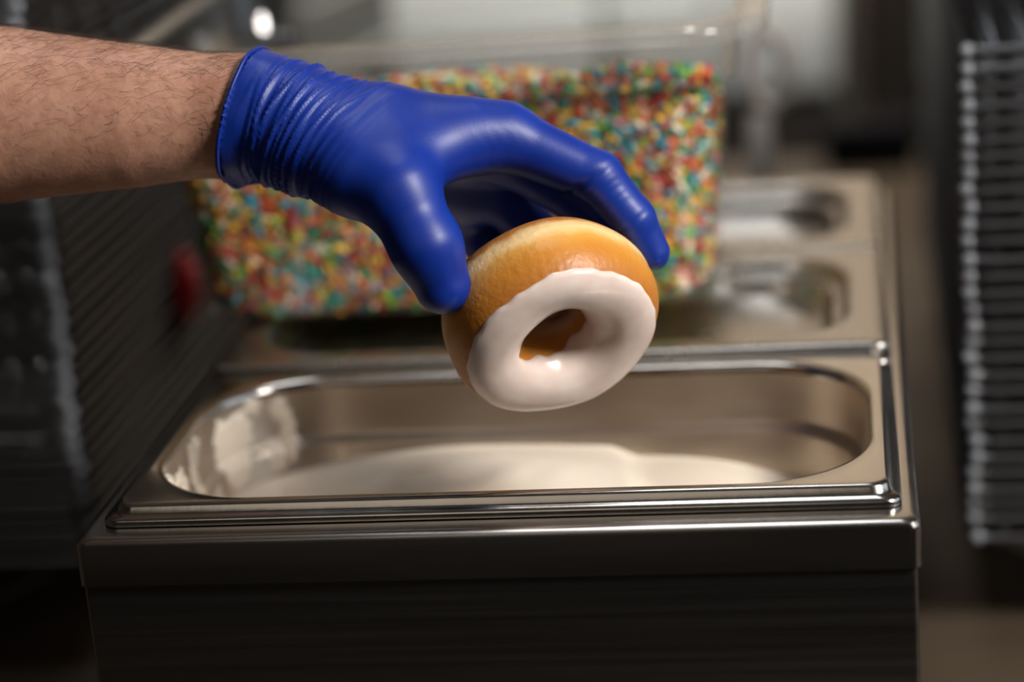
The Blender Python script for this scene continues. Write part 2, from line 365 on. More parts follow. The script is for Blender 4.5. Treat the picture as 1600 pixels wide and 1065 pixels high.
# outline lengths: right side, back, left side come in this order; the back-left corner is near s = 0.475, left end near 0.51
smear('icing_smear', [(0.462, -0.030, 0.012, 0.022), (0.452, -0.018, 0.006, 0.010)])
smear('icing_smear', [(0.437, -0.036, 0.007, 0.012), (0.428, -0.026, 0.0045, 0.014), (0.431, -0.012, 0.0045, 0.006), (0.447, -0.044, 0.014, 0.006)])
smear('icing_smear', [(0.444, -0.008, 0.004, 0.004)])
smear('icing_smear', [(0.500, -0.012, 0.006, 0.006), (0.505, -0.019, 0.004, 0.007), (0.494, -0.009, 0.004, 0.004), (0.503, -0.026, 0.003, 0.006)])
smear('icing_smear', [(0.527, -0.014, 0.006, 0.003), (0.521, -0.018, 0.003, 0.006)])
smear('icing_smear', [(0.545, -0.010, 0.009, 0.004), (0.551, -0.006, 0.005, 0.003)])
smear('icing_smear', [(0.487, -0.044, 0.008, 0.012), (0.476, -0.050, 0.012, 0.010)])

# ------------------------------------------------------------------ doughnut
DC = Vector((184.10, 55.60, 60.00)) / 1000; DN = Vector((0.3766, -0.7862, -0.4899)).normalized()
dn = empty('doughnut', DC); tag(dn, 'golden ring doughnut with white glaze held over the icing', 'doughnut')
ex = RIGHT - DN * RIGHT.dot(DN); ex.normalize(); ey = DN.cross(ex)
dn.rotation_euler = Matrix((ex, ey, DN)).transposed().to_euler()
RO, TA, TBt = 0.0295, 0.0150, 0.0212
def wob(th, k=0): return 0.0006 * math.sin(2 * th + 0.7 + k) + 0.0005 * math.sin(3 * th + 2.1 * k + 1) + 0.0003 * math.sin(5 * th + k)
def tubept(th, ph, off=0.0):
    c, s = math.cos(ph), math.sin(ph)
    sup = 0.88
    rr_ = math.copysign(abs(c) ** sup, c); zz = math.copysign(abs(s) ** sup, s)
    a = TA + wob(th) + off; bz = TBt + 0.5 * wob(th, 2) + off
    if zz < 0: bz *= 0.92
    rad = RO + a * rr_ + (0.0006 * math.exp(-((ph) / 0.10) ** 2) * -1 if c > 0 else 0) + wob(th, 1) * 0.8
    return (rad * math.cos(th), rad * math.sin(th), bz * zz)
NT, NP = 128, 56
V = []; F = []
for i in range(NT):
    for j in range(NP): V.append(tubept(2 * math.pi * i / NT, -math.pi + 2 * math.pi * j / NP))
for i in range(NT):
    for j in range(NP): F.append((i * NP + j, ((i + 1) % NT) * NP + j, ((i + 1) % NT) * NP + (j + 1) % NP, i * NP + (j + 1) % NP))
build('dough', (V, F), M['dough'], dn)
NG = 44
def edge_o(th): return 0.86 + 0.04 * math.sin(3 * th + 1) + 0.02 * math.sin(7 * th) + 0.014 * math.sin(17 * th + 1) + 0.012 * math.sin(29 * th)
def edge_i(th): return 2.72 + 0.30 * math.cos(th + 0.25) + 0.05 * math.sin(5 * th) + 0.03 * math.sin(11 * th)
V = []; F = []; NT2 = 192
for i in range(NT2):
    th = 2 * math.pi * i / NT2; a, b2 = edge_o(th), edge_i(th)
    for j in range(NG + 1):
        u = j / NG; e = min(u, 1 - u)
        off = -0.0003 if e == 0 else 0.0013 * min(1, e / 0.07) ** 0.5 + 0.00025 * math.sin(4 * th + 6 * u) * min(1, e / 0.2)
        V.append(tubept(th, a + (b2 - a) * u, off))
for i in range(NT2):
    for j in range(NG):
        n0 = i * (NG + 1); n1 = ((i + 1) % NT2) * (NG + 1); F.append((n0 + j, n1 + j, n1 + j + 1, n0 + j + 1))
gz = build('glaze', (V, F), M['glaze'], dn); tag(gz, 'smooth white glaze')

# ------------------------------------------------------------------ gloved hand and forearm (millimetres, chains of joints with radii)
BONES = {
    'forearm': [(-225.5,65.9,160.8,46.0), (-99.6,67.7,155.3,43.0), (-42.7,66.3,153.0,37.0), (11.6,69.2,149.0,30.2), (46.6,71.8,146.9,25.8), (70.8,72.8,144.9,22.5)],
    'wrist': [(67.1,66.9,148.0,21.0), (88.3,65.8,140.7,20.0)],
    'wrist_far': [(56.1,86.2,140.6,21.0), (82.2,89.8,132.4,18.0)],
    'metacarpal_a': [(88.8,64.2,142.1,21.0), (120.0,67.9,138.6,17.0), (168.3,78.1,130.4,12.8)],
    'metacarpal_b': [(85.5,76.9,137.0,19.0), (166.6,97.5,118.7,12.5)],
    'metacarpal_c': [(82.2,89.5,131.6,17.0), (152.6,111.3,105.4,12.0)],
    'metacarpal_d': [(79.8,98.0,126.2,15.0), (135.9,122.1,93.8,11.0)],
    'palm_pad': [(113.6,91.8,116.5,20.0), (143.9,110.7,100.8,16.0)],
    'web': [(129.6,53.4,128.0,14.0), (156.4,71.2,131.2,11.5)],
    'thumb': [(92.0,58.1,134.7,19.0), (111.9,48.0,126.2,18.0), (129.4,37.7,118.5,15.4), (140.5,28.9,98.0,13.0), (145.8,28.7,81.3,11.0)],
    'index': [(168.3,78.1,130.4,12.8), (205.8,77.0,111.7,10.0), (219.4,75.6,93.4,8.7), (226.4,76.3,78.5,7.2)],
    'middle': [(166.6,97.5,118.7,12.3), (195.2,97.4,97.2,10.0), (208.0,95.3,80.9,8.7), (209.2,87.2,67.6,7.5)],
    'ring': [(152.6,111.3,105.4,12.0), (173.1,111.0,80.5,9.5), (186.9,101.8,64.4,8.4), (188.8,90.6,54.7,7.2)],
    'little': [(135.9,122.1,93.8,11.0), (150.7,120.1,73.3,8.8), (161.7,110.6,60.9,7.8), (167.6,99.5,52.9,6.8)],
}
def seg_sdf(P, a, b2):
    ax = np.array(a[:3], np.float32); d = np.array(b2[:3], np.float32) - ax; L2 = float(d @ d)
    q = P - ax
    t = np.clip((q @ d) / L2, 0, 1)
    q = q - t[..., None] * d
    return np.sqrt((q * q).sum(-1)) - (a[3] + (b2[3] - a[3]) * t)
def smin(a, b2, k):
    h = np.clip(0.5 + 0.5 * (b2 - a) / k, 0, 1)
    return b2 + (a - b2) * h - k * h * (1 - h)
def chain(P, name, k):
    J = BONES[name]; d = None
    for a, b2 in zip(J[:-1], J[1:]):
        s = seg_sdf(P, a, b2); d = s if d is None else smin(d, s, k)
    return d
def hand_sdf(P):
    d = chain(P, 'forearm', 0.6)
    for n, k in (('wrist', 14), ('wrist_far', 14), ('metacarpal_a', 12), ('metacarpal_b', 10), ('metacarpal_c', 10), ('metacarpal_d', 10), ('palm_pad', 10)):
        d = smin(d, chain(P, n, 6), k)
    d = smin(d, chain(P, 'thumb', 7), 14)
    palm = smin(d, chain(P, 'web', 6), 12)
    out = palm
    for n in ('index', 'middle', 'ring', 'little'):
        out = np.minimum(out, smin(palm, chain(P, n, 3.0), 6))
    return out
def surface_nets(fn, lo, hi, h):
    ax = [np.arange(lo[i], hi[i] + h, h, dtype=np.float32) for i in range(3)]
    D = np.empty((len(ax[0]), len(ax[1]), len(ax[2])), np.float32)
    YZ = np.stack(np.meshgrid(ax[1], ax[2], indexing='ij'), -1)
    for s in range(0, len(ax[0]), 16):
        xs = ax[0][s:s + 16]
        P = np.empty((len(xs),) + YZ.shape[:2] + (3,), np.float32); P[..., 0] = xs[:, None, None]; P[..., 1:] = YZ[None]
        D[s:s + 16] = fn(P)
    I = D < 0
    c = [I[i:I.shape[0] - 1 + i, j:I.shape[1] - 1 + j, k:I.shape[2] - 1 + k] for i in (0, 1) for j in (0, 1) for k in (0, 1)]
    n = sum(x.astype(np.int8) for x in c); act = (n > 0) & (n < 8)
    idx = -np.ones(act.shape, np.int64); cells = np.argwhere(act); idx[act] = np.arange(len(cells))
    V = np.array([ax[0][0], ax[1][0], ax[2][0]]) + (cells + 0.5) * h
    Fs = []
    for a in range(3):
        b2, c2 = (a + 1) % 3, (a + 2) % 3
        sl = [slice(None)] * 3; sl2 = [slice(None)] * 3
        sl[a] = slice(0, -1); sl2[a] = slice(1, None)
        A, B2 = I[tuple(sl)], I[tuple(sl2)]
        for flip, msk in ((False, A & ~B2), (True, ~A & B2)):
            e = np.argwhere(msk)
            ok = (e[:, b2] > 0) & (e[:, c2] > 0) & (e[:, b2] < I.shape[b2] - 1) & (e[:, c2] < I.shape[c2] - 1); e = e[ok]
            q = []
            for db, dc in ((-1, -1), (0, -1), (0, 0), (-1, 0)):
                f = e.copy(); f[:, b2] += db; f[:, c2] += dc; q.append(idx[f[:, 0], f[:, 1], f[:, 2]])
            q = np.stack(q, 1); Fs.append(q[:, ::-1] if flip else q)
    F = np.concatenate(Fs); F = F[(F >= 0).all(1)]
    return V, F
def grad(fn, V, e=0.25):
    G = np.stack([fn((V + e * d).astype(np.float32)) - fn((V - e * d).astype(np.float32)) for d in np.eye(3)], -1)
    return G / np.maximum(np.linalg.norm(G, axis=1, keepdims=True), 1e-9)
def snap(fn, V, it=4):
    for _ in range(it):
        d = fn(V.astype(np.float32)).astype(np.float64); V = V - np.clip(d, -1, 1)[:, None] * grad(fn, V)
    return V
def np_mesh(name, V, F):
    me = bpy.data.meshes.new(name); me.vertices.add(len(V)); me.vertices.foreach_set('co', np.asarray(V, np.float32).ravel())
    k = F.shape[1]; me.loops.add(F.size); me.loops.foreach_set('vertex_index', F.astype(np.int32).ravel())
    me.polygons.add(len(F)); me.polygons.foreach_set('loop_start', (np.arange(len(F)) * k).astype(np.int32)); me.polygons.foreach_set('loop_total', np.full(len(F), k, np.int32))
    me.update(calc_edges=True); me.validate(); return me
_wr = np.random.default_rng(5)
_K = _wr.normal(size=(12, 3)); _K /= np.linalg.norm(_K, axis=1, keepdims=True); _PH = _wr.uniform(0, 6.28, 12)
def sn(P, f, sh=0):
    return np.sin((P @ _K.T) * f + _PH + sh * 1.7).sum(1) / 3.5
BP = np.concatenate([np.array([q[:3] for q in v]) for v in BONES.values()])
CP = np.array((62.4, 72.1, 146.6)); CN = np.array((0.9458, -0.1643, -0.2801)); CN /= np.linalg.norm(CN)
fa = BONES['forearm']; AX = np.array(fa[-1][:3]) - np.array(fa[-3][:3]); AX /= np.linalg.norm(AX)
UPn = np.array(UP); E1 = UPn - AX * (UPn @ AX); E1 /= np.linalg.norm(E1); E2 = np.cross(AX, E1)      # around the wrist: E1 up, E2 sideways
def cuff_s(P):                                            # millimetres from the cuff edge towards the fingers; the edge bows at the sides
    q = P - CP; return q @ CN
def glove_sdf(P):
    P64 = P
    d = hand_sdf(P) - 0.55
    s = (P - CP.astype(np.float32)) @ CN.astype(np.float32)
    loose = 1.7 * np.clip(1 - s / 38.0, 0, 1) ** 1.3
    d = d - loose
    return np.maximum(d, -s)
lo = BP.min(0) - 20; hi = BP.max(0) + 20
# bare arm with the hand that fills the glove
arm_lo = BP.min(0) - 52; arm_hi = BP.max(0) + 54
V, F = surface_nets(hand_sdf, arm_lo, arm_hi, 2.6)
V = snap(hand_sdf, V, 4)
N = grad(hand_sdf, V)
inside = cuff_s(V) > 6
V = V + N * (0.12 * sn(V, 0.12) + 0.05 * sn(V, 0.5, 1))[:, None] - N * np.where(inside, 2.4, 0.0)[:, None]
person = link('person', np_mesh('forearm_and_hand', V / 1000, F), M['skin'])
tag(person, 'bare hairy forearm in a blue glove reaching in to hold the doughnut', 'person')
# glove
cl = CP - 45; glo = np.minimum(cl, BP[len(fa):].min(0) - 24); glo[0] = min(cl[0] + 0, glo[0])
glo = np.array([CP[0] - 22, BP[len(fa):, 1].min() - 30, BP[len(fa):, 2].min() - 20]); ghi = np.array([BP[:, 0].max() + 14, BP[len(fa):, 1].max() + 32, BP[len(fa):, 2].max() + 34])
V, F = surface_nets(glove_sdf, glo, ghi, 0.95)
def gsmooth(P): return hand_sdf(P) - 0.55 - 1.7 * np.clip(1 - ((P - CP.astype(np.float32)) @ CN.astype(np.float32)) / 38.0, 0, 1) ** 1.3
sv = cuff_s(V); rim = sv < 1.2
Vs = snap(gsmooth, V.copy(), 4); V = np.where(rim[:, None], V, Vs)
N = grad(gsmooth, V)
s = cuff_s(V); q = V - CP
ang = np.arctan2(q @ E2, q @ E1)                           # 0 on top
side = q @ E1
# gathered folds round the wrist, slanting, dying out over the back of the hand
sl = 0.05 + 0.45 * np.clip((s - 8) / 40, 0, 1)
arc = ang * 24.0
def ridge(lam, stretch, seed, slant):                      # long thin gathers of uneven spacing
    Q = np.stack([(s - slant * side) * 2 * np.pi / lam, arc / stretch, 0 * s + seed * 3.1], 1)
    n_ = sn(Q, 1.0, seed)
    return (1 - np.sqrt(np.minimum(n_ * n_, 1) + 0.012)) ** 2 - 0.35
env = np.clip((s - 5) / 9, 0, 1) * np.clip((64 + 0.2 * side - s) / 36, 0, 1)
disp = env * (1.6 * ridge(7.5, 13.0, 1, sl) + 1.0 * ridge(5.5, 9.0, 2, sl - 0.12) + 0.5 * ridge(11.0, 16.0, 3, sl + 0.1))
# big slack wrinkles right at the cuff
e0 = np.clip(1 - s / 22, 0, 1)
disp += e0 * (0.8 * sn(V, 0.16, 5) + 0.35 * sn(V, 0.42, 6))
# stretch lines across web and finger joints
def near(pt, r): return np.exp(-((V - np.array(pt[:3])) ** 2).sum(1) / (r * r))
ij = BONES['index']; d1 = np.array(ij[2][:3]) - np.array(ij[1][:3]); d1 /= np.linalg.norm(d1)
tt = (V - np.array(ij[1][:3])) @ d1
fing = np.exp(-((tt - 8) / 10) ** 2) * (seg_sdf(V.astype(np.float32), ij[1], ij[2]) < 4)
pal = np.clip(-(N @ E1) * 0.8 + 0.5, 0, 1)
disp += fing * 0.13 * np.sin(tt * 2 * np.pi / 3.4 + 2.0 * sn(V, 0.25)) * pal
disp -= 1.3 * np.exp(-((tt + 2.0) / 1.5) ** 2) * (seg_sdf(V.astype(np.float32), ij[1], ij[2]) < 6) * pal
tt2 = (V - np.array(ij[2][:3])) @ d1
disp -= 0.6 * np.exp(-((tt2 - 0.5) / 1.0) ** 2) * (seg_sdf(V.astype(np.float32), ij[2], ij[3]) < 4) * np.clip(pal + 0.2, 0, 1)
tj = BONES['thumb']; disp += near(tj[4], 9) * (0.45 * sn(V, 0.55, 2) + 0.2 * sn(V, 1.1, 3))
disp += near(ij[3], 8) * (0.35 * sn(V, 0.6, 7))
wj = (np.array(BONES['web'][1][:3]) + np.array(BONES['index'][0][:3])) / 2
disp += near(wj, 14) * 0.05 * np.sin((V @ np.array(RIGHT) * 0.85 + V @ UPn * 0.55) * 2 * np.pi / 4.2 + sn(V, 0.2))
V = V + N * np.where(rim, 0, disp)[:, None]
glove = link('glove', np_mesh('glove', V / 1000, F), M['glove'], person); tag(glove, 'blue nitrile glove wrinkled at the wrist')
# rolled bead at the cuff edge, found by walking outwards from the arm axis in the plane of the cut
B1 = E1 - CN * (E1 @ CN); B1 /= np.linalg.norm(B1); B2v = np.cross(CN, B1)
NB = 120; th = np.arange(NB) * 2 * np.pi / NB
dirs = np.cos(th)[:, None] * B1 + np.sin(th)[:, None] * B2v
c0 = CP + CN * 0.4; rad = np.full(NB, 20.0)
for _ in range(40): rad = rad - 0.8 * gsmooth((c0 + dirs * rad[:, None]).astype(np.float32))
bead = c0 + dirs * (rad + 0.1)[:, None]
e0b = 0.8 * sn(bead, 0.16, 5) + 0.35 * sn(bead, 0.42, 6)
bead = bead + dirs * (e0b * 0.95)[:, None]
build('cuff_bead', tube([tuple(p / 1000) for p in bead], 0.00085, 8, True), M['glove'], person)
# arm hair
hs = []
HN = 1500; cnt = 0; tries = 0
A0 = np.array(fa[1][:3]); A1 = np.array(fa[-1][:3])
Pts = []
tq = RNG.uniform(0.10, 0.93, HN); an = RNG.normal(-0.55, 0.75, HN)
axp = A0 + (A1 - A0) * tq[:, None]
TOW = np.array(BACK)
E2c = TOW - AX * (TOW @ AX); E2c /= np.linalg.norm(E2c)
dd = np.cos(an)[:, None] * E1 - np.sin(an)[:, None] * E2c * np.sign(-1)* -1
dd = np.cos(an)[:, None] * E1 + np.sin(-an)[:, None] * E2c
rad = np.full(HN, 30.0)
for _ in range(30): rad = rad - 0.8 * hand_sdf((axp + dd * rad[:, None]).astype(np.float32))
pts = axp + dd * rad[:, None]; keep = cuff_s(pts) < -1; pts = pts[keep]
nn = grad(hand_sdf, pts)
parts_ = []
for p, n in zip(pts, nn):
    tng = AX + 0.9 * random.gauss(0, 0.55) * np.cross(n, AX) + 0.12 * n
    tng /= np.linalg.norm(tng); L = random.uniform(5, 14); curl = random.gauss(0, 0.13); P = []; pos = p - n * 0.2; sd = np.cross(n, tng)
    for k in range(6):
        P.append(tuple(pos / 1000)); tng = tng + sd * curl * 1.2 + n * (0.10 if k < 1 else -0.09); tng /= np.linalg.norm(tng); pos = pos + tng * L / 5
        pos = pos + n * 0.0
    parts_.append(tube(P, [0.000042] * 4 + [0.000028, 0.000015], 3, caps=False))
hair = build('arm_hair', join(parts_), M['hair'], person, recalc=False); tag(hair, 'fine dark arm hair', kind='stuff')

# ------------------------------------------------------------------ sprinkle tub: clear half-size container
TUB = (0.108, 0.346, 0.0040); TUBR = math.radians(1.2)
tub = empty('sprinkle_tub', TUB, TUBR); tag(tub, 'clear plastic tub full of coloured sprinkles standing on the lids', 'container')
HX, HY, TH = 0.1625, 0.1325, 0.143
# outer half sizes against height: base, wall, shoulder, upper wall
def tloop(dx, z, r, ins=0.0): return rr(-HX + dx + ins, HX - dx - ins, -HY + dx + ins, HY - dx - ins, r, z, 12)
outer = [(0.040, 0.0012, 0.02), (0.036, 0.0, 0.022), (0.0375, 0.0004, 0.022), (0.0335, 0.0030, 0.024), (0.0312, 0.0085, 0.026), (0.0300, 0.0180, 0.028), (0.0225, 0.1070, 0.032), (0.0218, 0.1095, 0.033), (0.0165, 0.1110, 0.036), (0.0155, 0.1130, 0.036), (0.0130, 0.1385, 0.038)]
outer = outer[:1] + outer[3:]
inner = [(0.0110 + 0.004, 0.1385, 0.036), (0.0178, 0.1150, 0.034), (0.0190, 0.1125, 0.034), (0.0240, 0.1110, 0.031), (0.0250, 0.1060, 0.030), (0.0325, 0.0190, 0.026), (0.0338, 0.0085, 0.024), (0.0365, 0.0035, 0.022), (0.042, 0.0022, 0.02)]
Vt, Ft = loft([tloop(dx, z, r) for dx, z, r in outer + inner], True, True)
def lpart(name, VF, m): return build(name, VF, m, tub)
o = lpart('tub_wall', (Vt, Ft), M['clear']); auto_smooth(o, 50)
rimp = [(0.0130, 0.1372, 0.038), (0.0010, 0.1360, 0.044), (0.0, 0.1340, 0.045), (-0.0004, 0.1345, 0.045), (-0.0002, 0.1400, 0.045), (0.0010, 0.1420, 0.044), (0.0125, 0.1428, 0.038), (0.0150, 0.1415, 0.036), (0.0150, 0.1386, 0.036)]
o = lpart('tub_rim', loft([tloop(dx, z, r) for dx, z, r in rimp], closed=True), M['clear_rim']); auto_smooth(o, 60)

# sprinkles: a heap of small rods just inside the tub's walls and over its top, over a core of the same stuff
COLS = [((0.42, 0.006, 0.018), 0.19), ((0.80, 0.17, 0.04), 0.11), ((0.86, 0.52, 0.07), 0.19), ((0.84, 0.76, 0.58), 0.10), ((0.0, 0.30, 0.11), 0.11), ((0.20, 0.52, 0.04), 0.07), ((0.0, 0.33, 0.46), 0.18), ((0.66, 0.20, 0.20), 0.05)]
cols = np.array([c for c, w in COLS]); wts = np.array([w for c, w in COLS]); wts /= wts.sum()
def half(z):                                              # inner half sizes at height z
    zs = [0.0022, 0.0085, 0.019, 0.106, 0.111, 0.1125, 0.1385]; dx = [0.042, 0.034, 0.0325, 0.025, 0.024, 0.019, 0.015]
    return HX - np.interp(z, zs, dx), HY - np.interp(z, zs, dx)
def heap(x, y): return 0.1190 - 0.05 * np.clip((np.asarray(y) + 0.105) / 0.2, 0, 1) + 0.006 * np.sin(22 * x + 1.0) * np.cos(17 * y) + 0.004 * np.sin(51 * x - 30 * y) - 0.05 * np.maximum(0, -x - 0.06)
def rods(P, T, Nn, L, r):
    n = len(P); B = np.cross(Nn, T); k = 6; a = np.arange(k) * 2 * np.pi / k
    ring = np.cos(a)[None, :, None] * Nn[:, None, :] + np.sin(a)[None, :, None] * B[:, None, :]
    Lv = T[:, None, :] * L[:, None, None]
    v = np.stack([P[:, None] - Lv / 2 + 0.55 * r[:, None, None] * ring, P[:, None] - Lv / 2 * 0.86 + ring * r[:, None, None], P[:, None] + Lv / 2 * 0.86 + ring * r[:, None, None], P[:, None] + Lv / 2 + 0.55 * r[:, None, None] * ring], 1)
    V = v.reshape(-1, 3); f = []
    for l in range(3):
        for i in range(k): f.append((l * k + i, l * k + (i + 1) % k, (l + 1) * k + (i + 1) % k, (l + 1) * k + i))
    f += [(0, 3, 2, 1), (0, 5, 4, 3), (18, 19, 20, 21), (18, 21, 22, 23)]
    f = np.array(f); F = (f[None] + (np.arange(n) * 24)[:, None, None]).reshape(-1, 4)
    return V, F, len(f)
def unit(a): return a / np.linalg.norm(a, axis=1, keepdims=True)
allP, allN = [], []
def wall_layer(n, axis, sgn):
    z = RNG.uniform(0.0045, 0.125, n); hx, hy = half(z); d = RNG.uniform(0.0019, 0.0058, n)
    if axis == 'y':
        x = RNG.uniform(-1, 1, n) * (hx - 0.004); y = sgn * (hy - d)
        c = np.maximum(0, np.abs(x) - (hx - 0.026)); y = y - sgn * (0.026 - np.sqrt(np.maximum(1e-9, 0.026 ** 2 - np.minimum(c, 0.0255) ** 2)))
        nrm = np.stack([np.sign(x) * c / 0.026, sgn * np.sqrt(np.maximum(0.02, 1 - (c / 0.026) ** 2)), 0 * x], 1)
    else:
        y = RNG.uniform(-1, 1, n) * (hy - 0.024); x = sgn * (hx - d); nrm = np.stack([sgn + 0 * x, 0 * x, 0 * x], 1)
    ok = z < heap(x, y) - 0.001
    low = z < 0.016; 
    allP.append(np.stack([x, y, z], 1)[ok]); allN.append(unit(nrm + 1e-6)[ok])
wall_layer(6200, 'y', -1); wall_layer(2600, 'x', 1); wall_layer(2200, 'x', -1); wall_layer(1400, 'y', 1)
n = 6000; z0 = np.full(n, 0.085); hx, hy = half(z0)
x = RNG.uniform(-1, 1, n) * (hx - 0.006); y = RNG.uniform(-1, 1, n) * (hy - 0.006)
allP.append(np.stack([x, y, heap(x, y) - RNG.uniform(0, 0.004, n)], 1)); allN.append(np.tile((0, 0, 1.0), (n, 1)))
P = np.concatenate(allP); Nn = np.concatenate(allN); n = len(P)
T = RNG.normal(size=(n, 3)); T = T - Nn * ((T * Nn).sum(1) * RNG.uniform(0.55, 1.0, n))[:, None]; T = unit(T)
Nn = unit(Nn - T * (Nn * T).sum(1, keepdims=True) + 1e-4)
Vv, Ff, nf = rods(P, T, Nn, RNG.uniform(0.0062, 0.0092, n), RNG.uniform(0.0014, 0.0017, n))
col = cols[RNG.choice(len(cols), n, p=wts)] * RNG.uniform(0.75, 1.15, (n, 1))
fcol = np.repeat(col, nf, 0)
me = np_mesh('sprinkles', Vv, Ff)
# core
core = loft([rr(-half(z)[0] + 0.0052, half(z)[0] - 0.0052, -half(z)[1] + 0.0052, half(z)[1] - 0.0052, 0.03, z, 8) for z in (0.0065, 0.012, 0.02, 0.05, 0.064)], True, True)
att = me.attributes.new('sprinkle_colour', 'FLOAT_COLOR', 'FACE')
att.data.foreach_set('color', np.concatenate([np.clip(fcol, 0, 1), np.ones((len(fcol), 1))], 1).astype(np.float32).ravel())
spk = link('sprinkles', me, M['sprinkle'], None, False); spk.location = TUB; spk.rotation_euler.z = TUBR
tag(spk, 'red, teal, yellow and white sugar sprinkles filling the clear tub', 'sprinkles', kind='stuff')
mc, t, b = mat('sprinkle_core'); tc = t.nodes.new('ShaderNodeTexCoord'); vo = t.nodes.new('ShaderNodeTexVoronoi'); vo.inputs['Scale'].default_value = 260
t.links.new(tc.outputs['Object'], vo.inputs['Vector']); rp = t.nodes.new('ShaderNodeValToRGB'); rp.color_ramp.interpolation = 'CONSTANT'
sx = t.nodes.new('ShaderNodeSeparateXYZ'); t.links.new(vo.outputs['Color'], sx.inputs[0]); t.links.new(sx.outputs[0], rp.inputs[0])
rp.color_ramp.elements[0].color = (*COLS[0][0], 1); rp.color_ramp.elements[1].position = 0.9; rp.color_ramp.elements[1].color = (*COLS[6][0], 1)
acc = 0
for c, w in COLS[:6]:
    if acc > 0: e = rp.color_ramp.elements.new(acc); e.color = (*c, 1)
    acc += w
t.links.new(rp.outputs[0], b.inputs['Base Color'])
co = build('sprinkle_bed', core, mc, spk); tag(co, kind='stuff')

# ------------------------------------------------------------------ stacks of wire racks
def rack_meshes(W, D, r):
    fr = tube([(x, y, 0) for x, y, z in rr(0, W, 0, D, r, 0, 5)], 0.0030, 7, True)
    ws = []
    nx = int(W / 0.016)
    for i in range(1, nx):
        xx = W * i / nx; ws.append(tube([(xx, 0.001, 0.0020), (xx, D - 0.001, 0.0020)], 0.0010, 4))
    for yy in (0.012, D * 0.33, D * 0.66, D - 0.012): ws.append(tube([(0.001, yy, -0.0012), (W - 0.001, yy, -0.0012)], 0.0017, 5))
    f = mesh('rack_frame', *fr); fix_normals(f); w = mesh('rack_wires', *join(ws)); fix_normals(w)
    for me, in ((f,), (w,)): me.materials.append(M['wire']); me.polygons.foreach_set('use_smooth', [True] * len(me.polygons))
    return f, w
RF, RW = rack_meshes(0.42, 0.62, 0.012)
M['glint'] = simple('glint_grey', (0.24, 0.25, 0.28), 0.35)  # pale balls added at the rack corners to imitate specular highlights
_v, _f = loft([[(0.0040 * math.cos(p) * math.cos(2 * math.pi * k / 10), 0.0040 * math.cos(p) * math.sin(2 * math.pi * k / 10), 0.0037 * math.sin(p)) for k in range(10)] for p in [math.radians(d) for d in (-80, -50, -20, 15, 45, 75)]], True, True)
RC = mesh('corner_glint', _v, _f); fix_normals(RC); RC.materials.append(M['glint']); RC.polygons.foreach_set('use_smooth', [True] * len(RC.polygons))
ORD = ['lowest', 'second', 'third', 'fourth', 'fifth', 'sixth', 'seventh', 'eighth', 'ninth', 'tenth', 'eleventh', 'twelfth', 'thirteenth', 'fourteenth', 'fifteenth', 'sixteenth', 'seventeenth', 'eighteenth', 'nineteenth', 'twentieth']
TENS = {2: 'twenty', 3: 'thirty', 4: 'forty'}
def ordinal(k):
    if k <= 20: return ORD[k - 1]
    a, bq = divmod(k, 10)
    return (TENS[a][:-1] + 'ieth') if bq == 0 else TENS[a] + '-' + ('first' if bq == 1 else ORD[bq - 1])
def stack(ox, oy, z0, n, pitch, sidename, group):
    for k in range(n):
        dx = random.uniform(-0.0012, 0.0012); dy = random.uniform(-0.003, 0.003)
        e = empty('cooling_rack', (ox + dx, oy + dy, z0 + k * pitch))
        word = 'lowest' if k == 0 else ('topmost' if k == n - 1 else ordinal(k + 1) + ' from the bottom')
        tag(e, 'grey wire cooling rack, %s in the stack %s' % (word, sidename), 'cooling rack', group)
        a = bpy.data.objects.new('frame', RF); C.objects.link(a); a.parent = e
        w = bpy.data.objects.new('cross_wires', RW); C.objects.link(w); w.parent = e; w['kind'] = 'stuff'
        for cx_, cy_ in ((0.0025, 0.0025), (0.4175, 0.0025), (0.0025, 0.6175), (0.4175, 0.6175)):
            q_ = bpy.data.objects.new('corner_glint', RC); C.objects.link(q_); q_.parent = e; q_.location = (cx_, cy_, 0.0)
stack(0.3650, 0.30, -0.1440, 30, 0.00885, 'right of the warmer', 'wire racks stacked on the right')
stack(-0.1135 - 0.42, 0.30, -0.1440, 40, 0.00850, 'left of the warmer', 'wire racks stacked on the left')
# low stands carrying the stacks
def stand(ox, oy, z, label):
    e = empty('rack_stand', (ox, oy, TZ)); tag(e, label, 'stand', 'stands under the wire racks'); h = z - TZ - 0.0032
    VF = tube([(x, y, h - 0.005) for x, y, zz in rr(0.014, 0.406, 0.014, 0.60, 0.012, 0, 5)], 0.0048, 8, True)
    build('frame', VF, M['wire'], e)
    for yy in (0.02, 0.30, 0.58):
        U_ = [(0.018, yy, h - 0.006)]
        for k in range(13):
            a = math.pi * k / 12; U_.append((0.21 - 0.175 * math.cos(a) if False else 0.025 + 0.37 * (k / 12), yy, h - 0.008 - (h - 0.0135) * min(1, math.sin(a) * 1.35)))
        U_.append((0.402, yy, h - 0.006))
        build('leg', tube(U_, 0.0050, 8), M['wire'], e)
stand(0.3650, 0.30, -0.1440, 'low grey wire stand under the right stack of racks')
stand(-0.1135 - 0.42, 0.30, -0.1440, 'low grey wire stand under the left stack of racks')

